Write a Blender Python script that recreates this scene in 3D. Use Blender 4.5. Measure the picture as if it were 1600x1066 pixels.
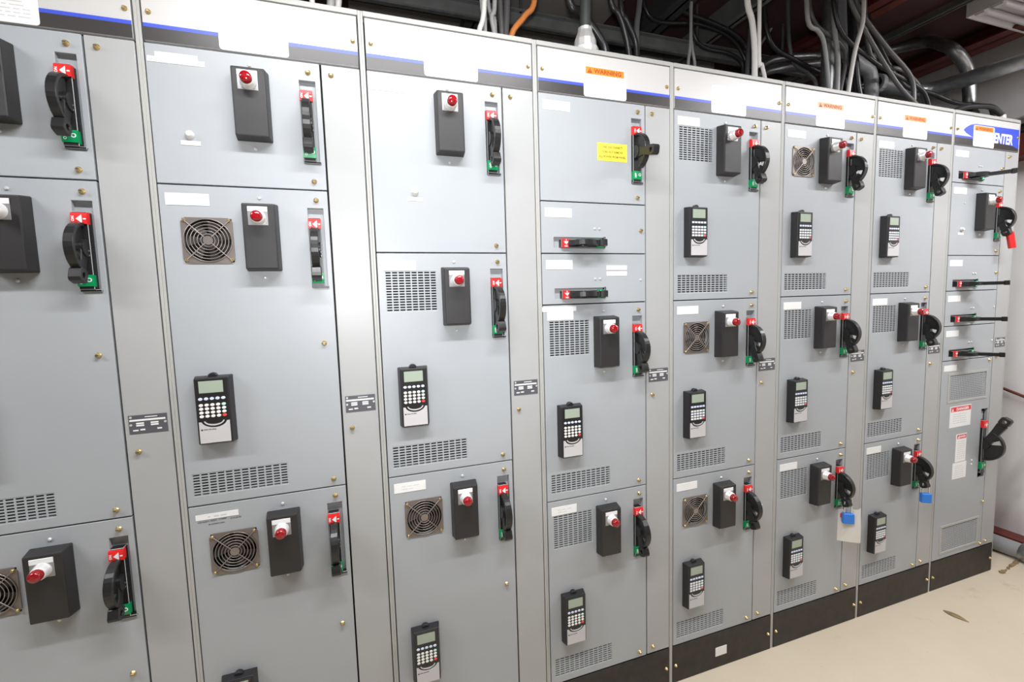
import bpy, bmesh, math, random
from mathutils import Vector, Matrix, Euler

# ------------------------------------------------------------------ scene, camera, light
for o in list(bpy.data.objects): bpy.data.objects.remove(o, do_unlink=True)
sc = bpy.context.scene
COL = sc.collection
S = 0.0254                                   # everything below is laid out in inches
random.seed(7)

CAM_POS = (37.2176, -54.5293, 58.8839)       # inches
YAW, PITCH, ROLL, FPX = 0.33285, -0.08985, 0.02916, 725.81

def cam_axes():
    f = Vector((math.sin(YAW)*math.cos(PITCH), math.cos(YAW)*math.cos(PITCH), math.sin(PITCH)))
    r = Vector((math.cos(YAW), -math.sin(YAW), 0))
    d = f.cross(r)
    return (math.cos(ROLL)*r + math.sin(ROLL)*d), (-math.sin(ROLL)*r + math.cos(ROLL)*d), f
RIGHT, DOWN, FWD = cam_axes()
cd = bpy.data.cameras.new('camera'); cam = bpy.data.objects.new('camera', cd); COL.objects.link(cam)
cd.sensor_fit = 'HORIZONTAL'; cd.sensor_width = 36.0; cd.lens = FPX/1600*36.0
cd.clip_start = 0.05; cd.clip_end = 60
m3 = Matrix((RIGHT, -DOWN, -FWD)).transposed()
cam.matrix_world = Matrix.Translation(Vector(CAM_POS)*S) @ m3.to_4x4()
sc.camera = cam

def at(u, v, Y):
    """photo pixel -> point (inches) at depth Y behind the cabinet fronts"""
    d = RIGHT*((u-800)/FPX) + DOWN*((v-533)/FPX) + FWD
    c = Vector(CAM_POS)
    return c + d*((Y-c.y)/d.y)

w = bpy.data.worlds.new('world'); sc.world = w; w.use_nodes = True
w.node_tree.nodes['Background'].inputs[0].default_value = (0.9, 0.95, 1.0, 1)
w.node_tree.nodes['Background'].inputs[1].default_value = 0.01
vs = sc.view_settings
vs.view_transform = 'Standard'; vs.look = 'None'; vs.gamma = 1.0; vs.use_curve_mapping = False
vs.exposure = 0.0
TUBE_POWER = 44.0                            # watts for each ceiling fixture, used in its builder
TUBE_COLOR = (0.985, 0.99, 1.0)

# the photographer's flash, just above the lens
fl = bpy.data.lights.new('camera_flash', 'SPOT'); fl.energy = 56.0; fl.color = (0.97, 0.98, 1.0); fl.spot_size = math.radians(100); fl.spot_blend = 1.0; fl.shadow_soft_size = 0.03
flo = bpy.data.objects.new('camera_flash', fl); COL.objects.link(flo)
flo.matrix_world = Matrix.Translation((Vector(CAM_POS) + Vector((0, 1, 5)))*S) @ m3.to_4x4() @ Matrix.Rotation(math.radians(12), 4, 'X')

# ------------------------------------------------------------------ materials
MATS = {}
def mat(name, col, rough=0.5, metal=0.0, var=0.0, vscale=20.0, bump=0.0, bscale=300.0, emit=None, estr=0.0, coat=0.0, spec=0.5, trans=0.0):
    m = bpy.data.materials.new(name); m.use_nodes = True
    nt = m.node_tree; b = nt.nodes['Principled BSDF']
    b.inputs['Base Color'].default_value = (*col, 1)
    b.inputs['Roughness'].default_value = rough
    b.inputs['Metallic'].default_value = metal
    b.inputs['Specular IOR Level'].default_value = spec
    b.inputs['Coat Weight'].default_value = coat
    b.inputs['Coat Roughness'].default_value = 0.12
    if trans: b.inputs['Transmission Weight'].default_value = trans
    tc = nt.nodes.new('ShaderNodeTexCoord')
    if var:
        n = nt.nodes.new('ShaderNodeTexNoise'); n.inputs['Scale'].default_value = vscale; n.inputs['Detail'].default_value = 6
        nt.links.new(tc.outputs['Object'], n.inputs['Vector'])
        r = nt.nodes.new('ShaderNodeValToRGB')
        r.color_ramp.elements[0].position = 0.3; r.color_ramp.elements[1].position = 0.7
        r.color_ramp.elements[0].color = (*[c*(1-var) for c in col], 1)
        r.color_ramp.elements[1].color = (*[min(1, c*(1+var)) for c in col], 1)
        nt.links.new(n.outputs['Fac'], r.inputs['Fac']); nt.links.new(r.outputs['Color'], b.inputs['Base Color'])
    if bump:
        n2 = nt.nodes.new('ShaderNodeTexNoise'); n2.inputs['Scale'].default_value = bscale; n2.inputs['Detail'].default_value = 2
        nt.links.new(tc.outputs['Object'], n2.inputs['Vector'])
        bp = nt.nodes.new('ShaderNodeBump'); bp.inputs['Strength'].default_value = bump; bp.inputs['Distance'].default_value = 0.001
        nt.links.new(n2.outputs['Fac'], bp.inputs['Height']); nt.links.new(bp.outputs['Normal'], b.inputs['Normal'])
    if emit:
        b.inputs['Emission Color'].default_value = (*emit, 1); b.inputs['Emission Strength'].default_value = estr
    MATS[name] = m
    return m
mat('grey_paint', (0.385, 0.405, 0.425), 0.38, var=0.02, vscale=6, bump=0.08, bscale=900)
mat('grey_paint_warm', (0.40, 0.405, 0.405), 0.36, var=0.02, vscale=6, bump=0.08, bscale=900)
mat('frame_paint', (0.42, 0.42, 0.40), 0.4)
mat('header_paint', (0.58, 0.57, 0.56), 0.34)
mat('band_dark', (0.045, 0.040, 0.040), 0.34)
mat('stripe_blue', (0.05, 0.09, 0.62), 0.36)
mat('base_dark', (0.019, 0.015, 0.013), 0.5, var=0.5, vscale=25)
mat('interior_shade', (0.022, 0.021, 0.02), 0.8)  # near-black colour standing for the shade inside the cabinets
mat('sticker', (0.86, 0.86, 0.85), 0.28)
mat('plate_white', (0.84, 0.84, 0.83), 0.4)
mat('sticker_orange', (0.90, 0.26, 0.03), 0.35)
mat('sticker_red', (0.72, 0.03, 0.04), 0.4)
mat('sticker_yellow', (0.88, 0.76, 0.08), 0.4)
mat('ink', (0.05, 0.045, 0.045), 0.6)
mat('ink_brown', (0.36, 0.06, 0.01), 0.6)
mat('ink_olive', (0.22, 0.17, 0.02), 0.6)
mat('ink_faint', (0.60, 0.59, 0.60), 0.6)
mat('plastic_box', (0.024, 0.0225, 0.023), 0.45, bump=0.25, bscale=1500)
mat('plastic_black', (0.016, 0.015, 0.015), 0.36)
mat('lever_black', (0.016, 0.016, 0.016), 0.33)
mat('print_white', (0.88, 0.88, 0.88), 0.5)
mat('red_plastic', (0.78, 0.022, 0.022), 0.35)
mat('green_plastic', (0.0, 0.30, 0.10), 0.38)
mat('lens_red', (0.30, 0.004, 0.010), 0.16, coat=0.6)
mat('chrome', (0.78, 0.77, 0.74), 0.22, 1.0)
mat('white_metal', (0.78, 0.77, 0.76), 0.3, 0.3)
mat('legend_grey', (0.36, 0.36, 0.37), 0.35, 0.6)
mat('brass', (0.62, 0.47, 0.22), 0.32, 0.9)
mat('zinc', (0.80, 0.79, 0.77), 0.35, 0.5)
mat('guard_wire', (0.34, 0.30, 0.275), 0.35, 0.75)
mat('guard_plate', (0.25, 0.215, 0.195), 0.42, 0.6)
mat('rotor', (0.055, 0.05, 0.05), 0.5)
mat('keypad_black', (0.018, 0.017, 0.019), 0.4)
mat('keypad_screen', (0.36, 0.42, 0.34), 0.2)
mat('keypad_cover', (0.56, 0.54, 0.55), 0.4)
mat('key_white', (0.82, 0.81, 0.78), 0.45)
mat('key_blue', (0.66, 0.73, 0.92), 0.45)
mat('key_red', (0.80, 0.06, 0.06), 0.45)
mat('key_green', (0.55, 0.80, 0.74), 0.45)
mat('data_plate', (0.13, 0.13, 0.15), 0.4, 0.3)
mat('indicator_white', (0.66, 0.65, 0.63), 0.35)
mat('padlock_blue', (0.03, 0.22, 0.75), 0.35)
mat('padlock_red', (0.72, 0.03, 0.03), 0.35)
mat('paper', (0.74, 0.70, 0.64), 0.7)
mat('cable_black', (0.022, 0.021, 0.022), 0.3)
mat('cable_dark', (0.10, 0.098, 0.098), 0.32)
mat('cable_grey', (0.33, 0.325, 0.32), 0.35)
mat('cable_pale', (0.62, 0.60, 0.58), 0.4)
mat('cable_orange', (0.80, 0.27, 0.07), 0.4)
mat('galvanized', (0.36, 0.37, 0.37), 0.34, 0.85, var=0.15, vscale=40)
mat('conduit_pvc', (0.30, 0.30, 0.31), 0.4)
mat('steel_grey', (0.20, 0.21, 0.20), 0.5, 0.3, var=0.15, vscale=15)
mat('steel_dark', (0.055, 0.062, 0.058), 0.5, 0.2)
mat('red_iron', (0.13, 0.026, 0.018), 0.5, var=0.25, vscale=20)
mat('ceiling_paint', (0.075, 0.030, 0.034), 0.8, var=0.2, vscale=4)
mat('insulation_white', (0.91, 0.89, 0.88), 0.55, var=0.03, vscale=5, bump=0.3, bscale=25)
mat('insulation_grey', (0.26, 0.24, 0.225), 0.7, var=0.08, vscale=5)
mat('wall_paint', (0.16, 0.155, 0.15), 0.7, var=0.03, vscale=4)
mat('fixture_white', (0.75, 0.74, 0.76), 0.4)
mat('tube_glow', (0.9, 0.9, 0.9), 0.4, emit=(1, 0.98, 1.0), estr=6.0)
mat('tube_unlit', (0.72, 0.71, 0.75), 0.3)
mat('debris', (0.26, 0.18, 0.09), 0.8, var=0.3, vscale=40)

def floor_material():
    m = bpy.data.materials.new('floor_concrete'); m.use_nodes = True; MATS['floor'] = m
    nt = m.node_tree; b = nt.nodes['Principled BSDF']; b.inputs['Roughness'].default_value = 0.5
    tc = nt.nodes.new('ShaderNodeTexCoord')
    def noise(scale, detail, rough=0.6):
        n = nt.nodes.new('ShaderNodeTexNoise'); n.inputs['Scale'].default_value = scale; n.inputs['Detail'].default_value = detail
        n.inputs['Roughness'].default_value = rough
        nt.links.new(tc.outputs['Object'], n.inputs['Vector']); return n
    def ramp(src, p0, c0, p1, c1):
        r = nt.nodes.new('ShaderNodeValToRGB'); e = r.color_ramp.elements
        e[0].position = p0; e[0].color = (*c0, 1); e[1].position = p1; e[1].color = (*c1, 1)
        nt.links.new(src, r.inputs['Fac']); return r
    def mix(fac, a, bcol):
        x = nt.nodes.new('ShaderNodeMix'); x.data_type = 'RGBA'
        nt.links.new(fac, x.inputs[0]); nt.links.new(a, x.inputs[6])
        x.inputs[7].default_value = (*bcol, 1); return x
    base = ramp(noise(2.2, 8).outputs['Fac'], 0.3, (0.60, 0.51, 0.385), 0.7, (0.66, 0.575, 0.445))
    stain = ramp(noise(5.5, 10, 0.7).outputs['Fac'], 0.60, (0, 0, 0), 0.74, (0.55,)*3)
    x1 = mix(stain.outputs['Color'], base.outputs['Color'], (0.42, 0.33, 0.21))
    speck = ramp(noise(60, 3).outputs['Fac'], 0.70, (0, 0, 0), 0.76, (0.7,)*3)
    x2 = mix(speck.outputs['Color'], x1.outputs[2], (0.30, 0.23, 0.15))
    nt.links.new(x2.outputs[2], b.inputs['Base Color'])
floor_material()

# ------------------------------------------------------------------ mesh helpers
class MB:
    def __init__(s): s.v = []; s.f = []; s.mi = []; s.sm = []; s.mats = []
    def m(s, name):
        if name not in s.mats: s.mats.append(name)
        return s.mats.index(name)
    def face(s, pts, mt, smooth=False):
        i = len(s.v); s.v += [tuple(p) for p in pts]; s.f.append(list(range(i, i+len(pts)))); s.mi.append(s.m(mt)); s.sm.append(smooth)
    def add(s, verts, faces, mt, smooth=False):
        i = len(s.v); s.v += [tuple(p) for p in verts]; k = s.m(mt)
        for f in faces: s.f.append([i+a for a in f]); s.mi.append(k); s.sm.append(smooth)
        return s
    def box(s, x0, x1, y0, y1, z0, z1, mt):
        v = [(x0,y0,z0),(x1,y0,z0),(x1,y1,z0),(x0,y1,z0),(x0,y0,z1),(x1,y0,z1),(x1,y1,z1),(x0,y1,z1)]
        return s.add(v, [(0,3,2,1),(4,5,6,7),(0,1,5,4),(1,2,6,5),(2,3,7,6),(3,0,4,7)], mt)
    def frustum(s, back, front, yb, yf, mt):
        """back/front = (x0,x1,z0,z1); yf is nearer the viewer (smaller y)"""
        q = lambda r, y: [(r[0],y,r[2]),(r[1],y,r[2]),(r[1],y,r[3]),(r[0],y,r[3])]
        v = q(front, yf) + q(back, yb)
        return s.add(v, [(0,1,2,3),(7,6,5,4),(0,4,5,1),(1,5,6,2),(2,6,7,3),(3,7,4,0)], mt)
    def prism(s, poly, axis, d0, d1, mt):
        """poly in the two other axes; axis 'x': (y,z), 'y': (x,z), 'z': (x,y)"""
        def P(a, b, d): return {'x': (d,a,b), 'y': (a,d,b), 'z': (a,b,d)}[axis]
        n = len(poly)
        v = [P(a,b,d0) for a,b in poly] + [P(a,b,d1) for a,b in poly]
        f = [list(range(n)), list(range(2*n-1, n-1, -1))] + [(i, (i+1)%n+0, (i+1)%n+n, i+n)[::-1] for i in range(n)]
        return s.add(v, f, mt)
    def ring(s, c, ax, rings, n, mt, cap0=True, cap1=True, smooth=True, a0=0.0):
        """surface of revolution round axis ax through c: rings = [(distance, radius), ...]"""
        ax = Vector(ax).normalized(); t = Vector((0,0,1)) if abs(ax.z) < 0.9 else Vector((1,0,0))
        u = ax.cross(t).normalized(); w_ = ax.cross(u); c = Vector(c)
        v = []; f = []
        for d, r in rings:
            for k in range(n):
                a = a0 + 2*math.pi*k/n; v.append(c + ax*d + (u*math.cos(a) + w_*math.sin(a))*r)
        for j in range(len(rings)-1):
            for k in range(n):
                f.append((j*n+k, j*n+(k+1)%n, (j+1)*n+(k+1)%n, (j+1)*n+k))
        s.add(v, f, mt, smooth)
        if cap0: s.face(v[:n][::-1], mt)
        if cap1: s.face(v[-n:], mt)
        return s
    def cyl(s, c, ax, r, h, n, mt, smooth=True): return s.ring(c, ax, [(0, r), (h, r)], n, mt, smooth=smooth)
    def annulus(s, c, R, r, d0, d1, n, mt, axis='x'):
        def P(a, b, d): return {'x': (c[0]+d, c[1]+a, c[2]+b), 'y': (c[0]+a, c[1]+d, c[2]+b), 'z': (c[0]+a, c[1]+b, c[2]+d)}[axis]
        v = []
        for k in range(n):
            a = 2*math.pi*k/n; ca, sa = math.cos(a), math.sin(a)
            v += [P(R*ca,R*sa,d0), P(r*ca,r*sa,d0), P(R*ca,R*sa,d1), P(r*ca,r*sa,d1)]
        f = []
        for k in range(n):
            i, j = 4*k, 4*((k+1)%n)
            f += [(i,j,j+1,i+1), (i+2,i+3,j+3,j+2), (i,i+2,j+2,j), (i+1,j+1,j+3,i+3)]
        return s.add(v, f, mt)
    def torus(s, c, ax, R, r, n, k, mt):
        ax = Vector(ax).normalized(); t = Vector((0,0,1)) if abs(ax.z) < 0.9 else Vector((1,0,0))
        u = ax.cross(t).normalized(); w_ = ax.cross(u); c = Vector(c); v = []; f = []
        for i in range(n):
            a = 2*math.pi*i/n; rad = u*math.cos(a) + w_*math.sin(a)
            for j in range(k):
                b = 2*math.pi*j/k; v.append(c + rad*(R + r*math.cos(b)) + ax*r*math.sin(b))
        for i in range(n):
            for j in range(k): f.append((i*k+j, i*k+(j+1)%k, ((i+1)%n)*k+(j+1)%k, ((i+1)%n)*k+j))
        return s.add(v, f, mt, True)
    def tube(s, pts, r, mt, n=8, sub=5, r1=None):
        pts = [Vector(p) for p in pts]
        if len(pts) > 2 and sub > 1:
            P = [pts[0]*2-pts[1]] + pts + [pts[-1]*2-pts[-2]]; out = []
            for i in range(1, len(P)-2):
                for k in range(sub):
                    t = k/sub; a, b, c, d = P[i-1], P[i], P[i+1], P[i+2]
                    out.append(0.5*((2*b) + (c-a)*t + (2*a-5*b+4*c-d)*t*t + (3*b-a-3*c+d)*t**3))
            pts = out + [pts[-1]]
        v = []; f = []; u = None
        for i, p in enumerate(pts):
            d = (pts[min(i+1, len(pts)-1)] - pts[max(i-1, 0)]).normalized()
            if u is None:
                t = Vector((0,0,1)) if abs(d.z) < 0.9 else Vector((1,0,0)); u = d.cross(t).normalized()
            u = (u - d*u.dot(d)).normalized(); w_ = d.cross(u)
            rr = r if r1 is None else r + (r1-r)*i/(len(pts)-1)
            for k in range(n):
                a = 2*math.pi*k/n; v.append(p + (u*math.cos(a) + w_*math.sin(a))*rr)
        for i in range(len(pts)-1):
            for k in range(n): f.append((i*n+k, i*n+(k+1)%n, (i+1)*n+(k+1)%n, (i+1)*n+k))
        s.add(v, f, mt, True); s.face(v[:n][::-1], mt); s.face(v[-n:], mt)
        return s
    def sheet(s, x0, x1, z0, z1, y0, y1, holes, mt):
        """slab with real rectangular openings (hx0,hx1,hz0,hz1)"""
        xs = sorted({x0, x1, *[h[0] for h in holes], *[h[1] for h in holes]}); zs = sorted({z0, z1, *[h[2] for h in holes], *[h[3] for h in holes]})
        def open_(i, j):
            if i < 0 or j < 0 or i >= len(xs)-1 or j >= len(zs)-1: return True
            cx, cz = (xs[i]+xs[i+1])/2, (zs[j]+zs[j+1])/2
            return any(h[0] < cx < h[1] and h[2] < cz < h[3] for h in holes)
        idx = {}; v = []; f = []
        def V(i, j, k):
            if (i,j,k) not in idx: idx[(i,j,k)] = len(v); v.append((xs[i], (y0,y1)[k], zs[j]))
            return idx[(i,j,k)]
        for i in range(len(xs)-1):
            for j in range(len(zs)-1):
                if open_(i, j): continue
                f.append((V(i,j,0), V(i+1,j,0), V(i+1,j+1,0), V(i,j+1,0))); f.append((V(i,j,1), V(i,j+1,1), V(i+1,j+1,1), V(i+1,j,1)))
                if open_(i-1, j): f.append((V(i,j,0), V(i,j+1,0), V(i,j+1,1), V(i,j,1)))
                if open_(i+1, j): f.append((V(i+1,j,0), V(i+1,j,1), V(i+1,j+1,1), V(i+1,j+1,0)))
                if open_(i, j-1): f.append((V(i,j,0), V(i,j,1), V(i+1,j,1), V(i+1,j,0)))
                if open_(i, j+1): f.append((V(i,j+1,0), V(i+1,j+1,0), V(i+1,j+1,1), V(i,j+1,1)))
        return s.add(v, f, mt)
    def text(s, txt, cx, cz, y, size, mt, width=None, rot=0.0, shear=0.0):
        """flat lettering on a front face, centred on (cx, cz)"""
        cu = bpy.data.curves.new('t', 'FONT'); cu.body = txt; cu.size = 1.0; cu.align_x = 'CENTER'; cu.align_y = 'CENTER'; cu.resolution_u = 2; cu.shear = shear; cu.offset = 0.035
        ob = bpy.data.objects.new('t', cu); COL.objects.link(ob)
        bpy.context.view_layer.update()
        me = ob.evaluated_get(bpy.context.evaluated_depsgraph_get()).to_mesh()
        P = [v.co.copy() for v in me.vertices]; F = [list(p.vertices) for p in me.polygons]
        bpy.data.objects.remove(ob); bpy.data.curves.remove(cu)
        if not P: return s
        xs = [p.x for p in P]; ys = [p.y for p in P]; mx, my = (min(xs)+max(xs))/2, (min(ys)+max(ys))/2
        kx = (width/(max(xs)-min(xs))) if width else size; kz = size/max(0.3, (max(ys)-min(ys))) if width else size
        c, sn = math.cos(rot), math.sin(rot); out = []
        for p in P:
            a, b = (p.x-mx)*kx, (p.y-my)*kz; out.append((cx + a*c - b*sn, y, cz + a*sn + b*c))
        return s.add(out, F, mt)
    def mesh(s, name, bevel=0.0, seg=2):
        me = bpy.data.meshes.new(name)
        me.from_pydata([(a*S, b*S, c*S) for a, b, c in s.v], [], s.f)
        for n in s.mats: me.materials.append(MATS[n])
        me.polygons.foreach_set('material_index', s.mi); me.polygons.foreach_set('use_smooth', s.sm)
        bm = bmesh.new(); bm.from_mesh(me); bmesh.ops.recalc_face_normals(bm, faces=bm.faces)
        if bevel:
            es = [e for e in bm.edges if len(e.link_faces) == 2 and e.calc_face_angle(0) > 0.5 and not (e.link_faces[0].smooth and e.link_faces[1].smooth)]
            bmesh.ops.bevel(bm, geom=es, offset=bevel*S, segments=seg, profile=0.5, affect='EDGES', clamp_overlap=True)
        bm.to_mesh(me); bm.free(); me.update()
        return me

def link(name, me, parent=None, loc=(0,0,0), rot=None, scale=None):
    o = bpy.data.objects.new(name, me); COL.objects.link(o)
    o.location = Vector(loc)*S
    if rot: o.rotation_euler = rot
    if scale: o.scale = (scale,)*3
    if parent: o.parent = parent
    return o
def tag(o, label, cat, group=None):
    o['label'] = label; o['category'] = cat
    if group: o['group'] = group
    return o
def thing(name, label, cat, loc=(0,0,0), group=None):
    o = bpy.data.objects.new(name, None); COL.objects.link(o); o.location = Vector(loc)*S; o.empty_display_size = 0.05
    return tag(o, label, cat, group)
def struct(name, me): o = link(name, me); o['kind'] = 'structure'; return o
CACHE = {}
def cached(key, fn):
    if key not in CACHE: CACHE[key] = fn()
    return CACHE[key]

# ------------------------------------------------------------------ the room
RX0, RX1, RY0, RY1, RZ = -75.0, 175.0, -120.0, 75.0, 112.0
struct('floor', MB().box(RX0-4, RX1+4, RY0-4, RY1+4, -4, 0, 'floor').mesh('floor'))
ceil = struct('ceiling', MB().box(RX0-4, RX1+4, RY0-4, RY1+4, RZ, RZ+4, 'ceiling_paint').mesh('ceiling'))
struct('wall_back', MB().box(RX0-4, RX1+4, RY1, RY1+4, 0, RZ, 'insulation_grey').mesh('wall_back'))
struct('wall_front', MB().box(RX0-4, RX1+4, RY0-4, RY0, 0, RZ, 'wall_paint').mesh('wall_front'))
struct('wall_left', MB().box(RX0-4, RX0, RY0, RY1, 0, RZ, 'wall_paint').mesh('wall_left'))
def bulged_wall():
    b = MB(); zs = [0, 1.5, 3, 6, 10, 16, 24, 34, 46, 60, 72, 80, 85, 87, 90, 94, 99, 104, 108, RZ]
    def X(z):
        lo, hi = (3, 85) if z < 85 else (87, RZ)
        t = min(1, max(0, (z-lo)/(hi-lo))); return RX1 + 2.2 - (2.6 if hi < 90 else 1.0)*math.sin(math.pi*t)**0.5
    ys = [RY0 + (RY1-RY0)*i/12 for i in range(13)]
    v = [(X(z), y, z) for z in zs for y in ys]; n = len(ys)
    f = [(j*n+i, j*n+i+1, (j+1)*n+i+1, (j+1)*n+i) for j in range(len(zs)-1) for i in range(n-1)]
    b.add(v, f, 'insulation_white', True)
    b.box(RX1+3, RX1+6, RY0, RY1, 0, RZ, 'wall_paint')
    return b.mesh('wall_right')
wr = struct('wall_right', bulged_wall())
link('girt', MB().box(RX1-4.0, RX1+2.4, RY0, RY1, 85.6, 90.2, 'red_iron').mesh('girt', 0.1), wr)
link('base_angle', MB().box(RX1-1.5, RX1+2.4, RY0, RY1, 0.0, 2.6, 'red_iron').mesh('base_angle', 0.1), wr)
link('brace_rod', MB().tube([(RX1-1.2, 40, 47.5), (RX1-1.2, -40, 20)], 0.32, 'red_iron').mesh('brace_rod'), wr)
# roof steel under the dark ceiling
def purlin(x, wdt, z0, mt):
    b = MB(); b.box(x-wdt/2, x+wdt/2, RY0, RY1, z0, z0+0.4, mt); b.box(x-0.2, x+0.2, RY0, RY1, z0, RZ, mt)
    link('purlin', b.mesh('purlin'), ceil)
for x, wd, z0, mt in [(-40, 3, 106, 'red_iron'), (18, 3, 106, 'steel_dark'), (60, 3, 106, 'steel_dark'), (92.5, 3.2, 107, 'steel_dark'), (106, 2.0, 107.6, 'steel_grey'), (147, 1.2, 110.5, 'steel_grey'), (131, 5, 109.5, 'red_iron'), (166, 6, 109, 'red_iron')]:
    purlin(x, wd, z0, mt)
for y, x0, x1 in [(30, 40, 86), (46, 60, 120)]:
    link('insulation_panel', MB().box(x0, x1, y-10, y+10, 110.6, 112.2, 'insulation_grey').mesh('insulation_panel', 0.2), ceil)

# ------------------------------------------------------------------ ceiling light fixtures
def fixture(cx, cy, length, ztop, label, power, group=None):
    t = thing('fluorescent_fixture', label, 'light', (cx, cy, ztop-4), group)
    L = length/2
    h = MB(); h.prism([(-3.2, 0.9), (-2.4, 3.4), (-2.0, 4.05), (2.0, 4.05), (2.4, 3.4), (3.2, 0.9), (2.9, 0.9), (2.0, 2.2), (-2.0, 2.2), (-2.9, 0.9)], 'x', -L, L, 'fixture_white')
    h.box(-L-0.15, -L, -3.2, 3.2, 0.9, 4.05, 'fixture_white'); h.box(L, L+0.15, -3.2, 3.2, 0.9, 4.05, 'fixture_white')
    link('housing', h.mesh('housing'), t)
    if ztop < RZ-0.5:
        for x in (-L*0.7, L*0.7): link('hanger_rod', MB().cyl((x, 0, 4.0), (0,0,1), 0.15, RZ-ztop+0.1, 8, 'galvanized').mesh('hanger_rod'), t)
    for y in (-1.3, 1.3):
        link('tube', MB().cyl((-L+1, y, 1.45), (1,0,0), 0.6, length-2, 12, 'tube_glow' if power else 'tube_unlit').mesh('tube'), t)
        k = MB(); k.box(-L, -L+1.1, y-0.7, y+0.7, 0.6, 2.4, 'fixture_white'); k.box(L-1.1, L, y-0.7, y+0.7, 0.6, 2.4, 'fixture_white')
        link('lamp_holder', k.mesh('lamp_holder'), t)
    if not power: return t
    ld = bpy.data.lights.new('tube_light', 'AREA'); ld.shape = 'RECTANGLE'; ld.size = (length-2)*S; ld.size_y = 4.5*S
    ld.energy = power; ld.color = TUBE_COLOR
    lo = bpy.data.objects.new('tube_light', ld); COL.objects.link(lo); lo.parent = t; lo.location = (0, 0, 0.55*S)
    return t
for cx, lb in ((-49, 'long twin tube ceiling light over the eighth section from end wall'), (46, 'long twin tube ceiling light over the sixth section from end wall'), (145, 'long twin tube ceiling light over aisle beside the end wall')):
    fixture(cx, -36, 60, 108.5, lb, TUBE_POWER)
fixture(161.5, 0.8, 24, RZ, 'short white strip light on ceiling above the end section', 0)

# ------------------------------------------------------------------ component templates (local inches, front = -y, down = -z)
def m_latch():
    b = MB(); b.ring((0,0.05,0), (0,-1,0), [(0,0.27),(0.12,0.27),(0.14,0.19),(0.34,0.19),(0.44,0.13)], 12, 'brass'); b.box(-0.14,0.14,-0.405,-0.36,-0.025,0.025,'ink'); return b.mesh('latch_screw')
def m_pin():
    return MB().ring((0,0.05,0), (0,-1,0), [(0,0.17),(0.12,0.17),(0.2,0.1)], 10, 'zinc').mesh('mounting_screw')
def m_indicator():
    b = MB(); b.ring((0,0.05,0), (0,-1,0), [(0,0.42),(0.12,0.42),(0.2,0.34),(0.42,0.31),(0.52,0.2)], 16, 'indicator_white'); return b.mesh('indicator_button')
LATCH, PIN, INDIC = m_latch(), m_pin(), m_indicator()

def plate(w_, h_, style='plain', mt='plate_white'):
    def fn():
        b = MB(); b.box(0, w_, -0.05, 0.02, -h_, 0, mt)
        if style in ('plain', 'text'):
            for x in (0.16, w_-0.16): b.cyl((x, -0.045, -h_/2), (0,-1,0), 0.05, 0.02, 8, 'zinc')
        if style == 'text':
            for r, n in ((0.36, 3), (0.66, 2)):
                x = w_*0.24
                for k in range(n):
                    ww = w_*(0.13+0.03*((k*7+n) % 3)); b.box(x, x+ww, -0.056, -0.04, -h_*r-0.05, -h_*r+0.05, 'ink_faint'); x += ww+0.12
        return b.mesh('name_plate', 0.015, 1)
    return cached(('plate', w_, h_, style, mt), fn)

def m_box():
    b = MB(); b.frustum((0, 3.3, -6.85, 0), (0.14, 3.1, -6.7, -0.2), 0.03, -1.5, 'plastic_box'); me = b.mesh('pilot_box', 0.13, 2)
    return me
def m_legend():
    b = MB(); b.box(0, 1.8, -0.04, 0.1, -1.85, 0, 'legend_grey'); b.box(0.0, 1.8, -0.07, -0.03, -0.5, 0, 'plate_white'); return b.mesh('legend_plate', 0.015, 1)
def m_collar():
    b = MB(); b.ring((0,0.03,0), (0,-1,0), [(0,0.72),(0.2,0.72),(0.24,0.66),(0.56,0.66),(0.60,0.62),(0.82,0.62),(0.86,0.54)], 20, 'white_metal'); return b.mesh('light_collar')
def m_lens():
    return MB().ring((0,0,0), (0,-1,0), [(0,0.54),(0.42,0.53),(0.56,0.48),(0.64,0.38),(0.69,0.2)], 20, 'lens_red').mesh('red_lens')
BOX, LEGEND, COLLAR, LENS = m_box(), m_legend(), m_collar(), m_lens()

def m_handle_body(L, wd):
    b = MB()
    b.box(-0.9, 0.9, 0.56, 0.66, -L-0.1, 0.1, 'grey_paint')
    b.box(-0.72, 0.46, -0.32, 0.58, -L+0.2, -L*0.125, 'plastic_black')
    b.box(-0.72, 0.95, -0.2, 0.5, -L-0.02, -L+0.22, 'plastic_black')
    for z in (-L*0.55, -L*0.60): b.cyl((0.28, -0.3, z), (0,-1,0), 0.07, 0.05, 8, 'zinc')
    return b.mesh('disconnect_handle', 0.04, 1)
def m_plate_on(h):
    b = MB(); b.prism([(0.1, 0), (-0.46, -0.12), (-0.52, -0.4*h), (-0.50, -h), (0.1, -h)], 'x', -0.74, 0.48, 'red_plastic')
    y = -0.535
    b.text('ON', -0.56, -h*0.6, y, 0.3, 'print_white', rot=math.pi/2)
    b.face([(-0.33, y, -h*0.6), (0.12, y, -h*0.25), (0.12, y, -h*0.95)], 'print_white'); b.box(0.2, 0.42, y, y+0.03, -h*0.65, -h*0.55, 'print_white')
    return b.mesh('red_on_plate')
def m_plate_off(h):
    b = MB(); b.prism([(0.1, 0), (-0.48, 0), (-0.5, -h*0.6), (-0.42, -h+0.08), (0.1, -h)], 'x', -0.74, 0.48, 'green_plastic')
    b.text('OFF', -0.45, -h*0.5, -0.515, 0.34, 'print_white', rot=math.pi/2); b.annulus((0.18, -0.5, -h*0.42), 0.2, 0.12, -0.02, 0.02, 14, 'print_white', 'y')
    return b.mesh('green_off_plate')
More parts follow.
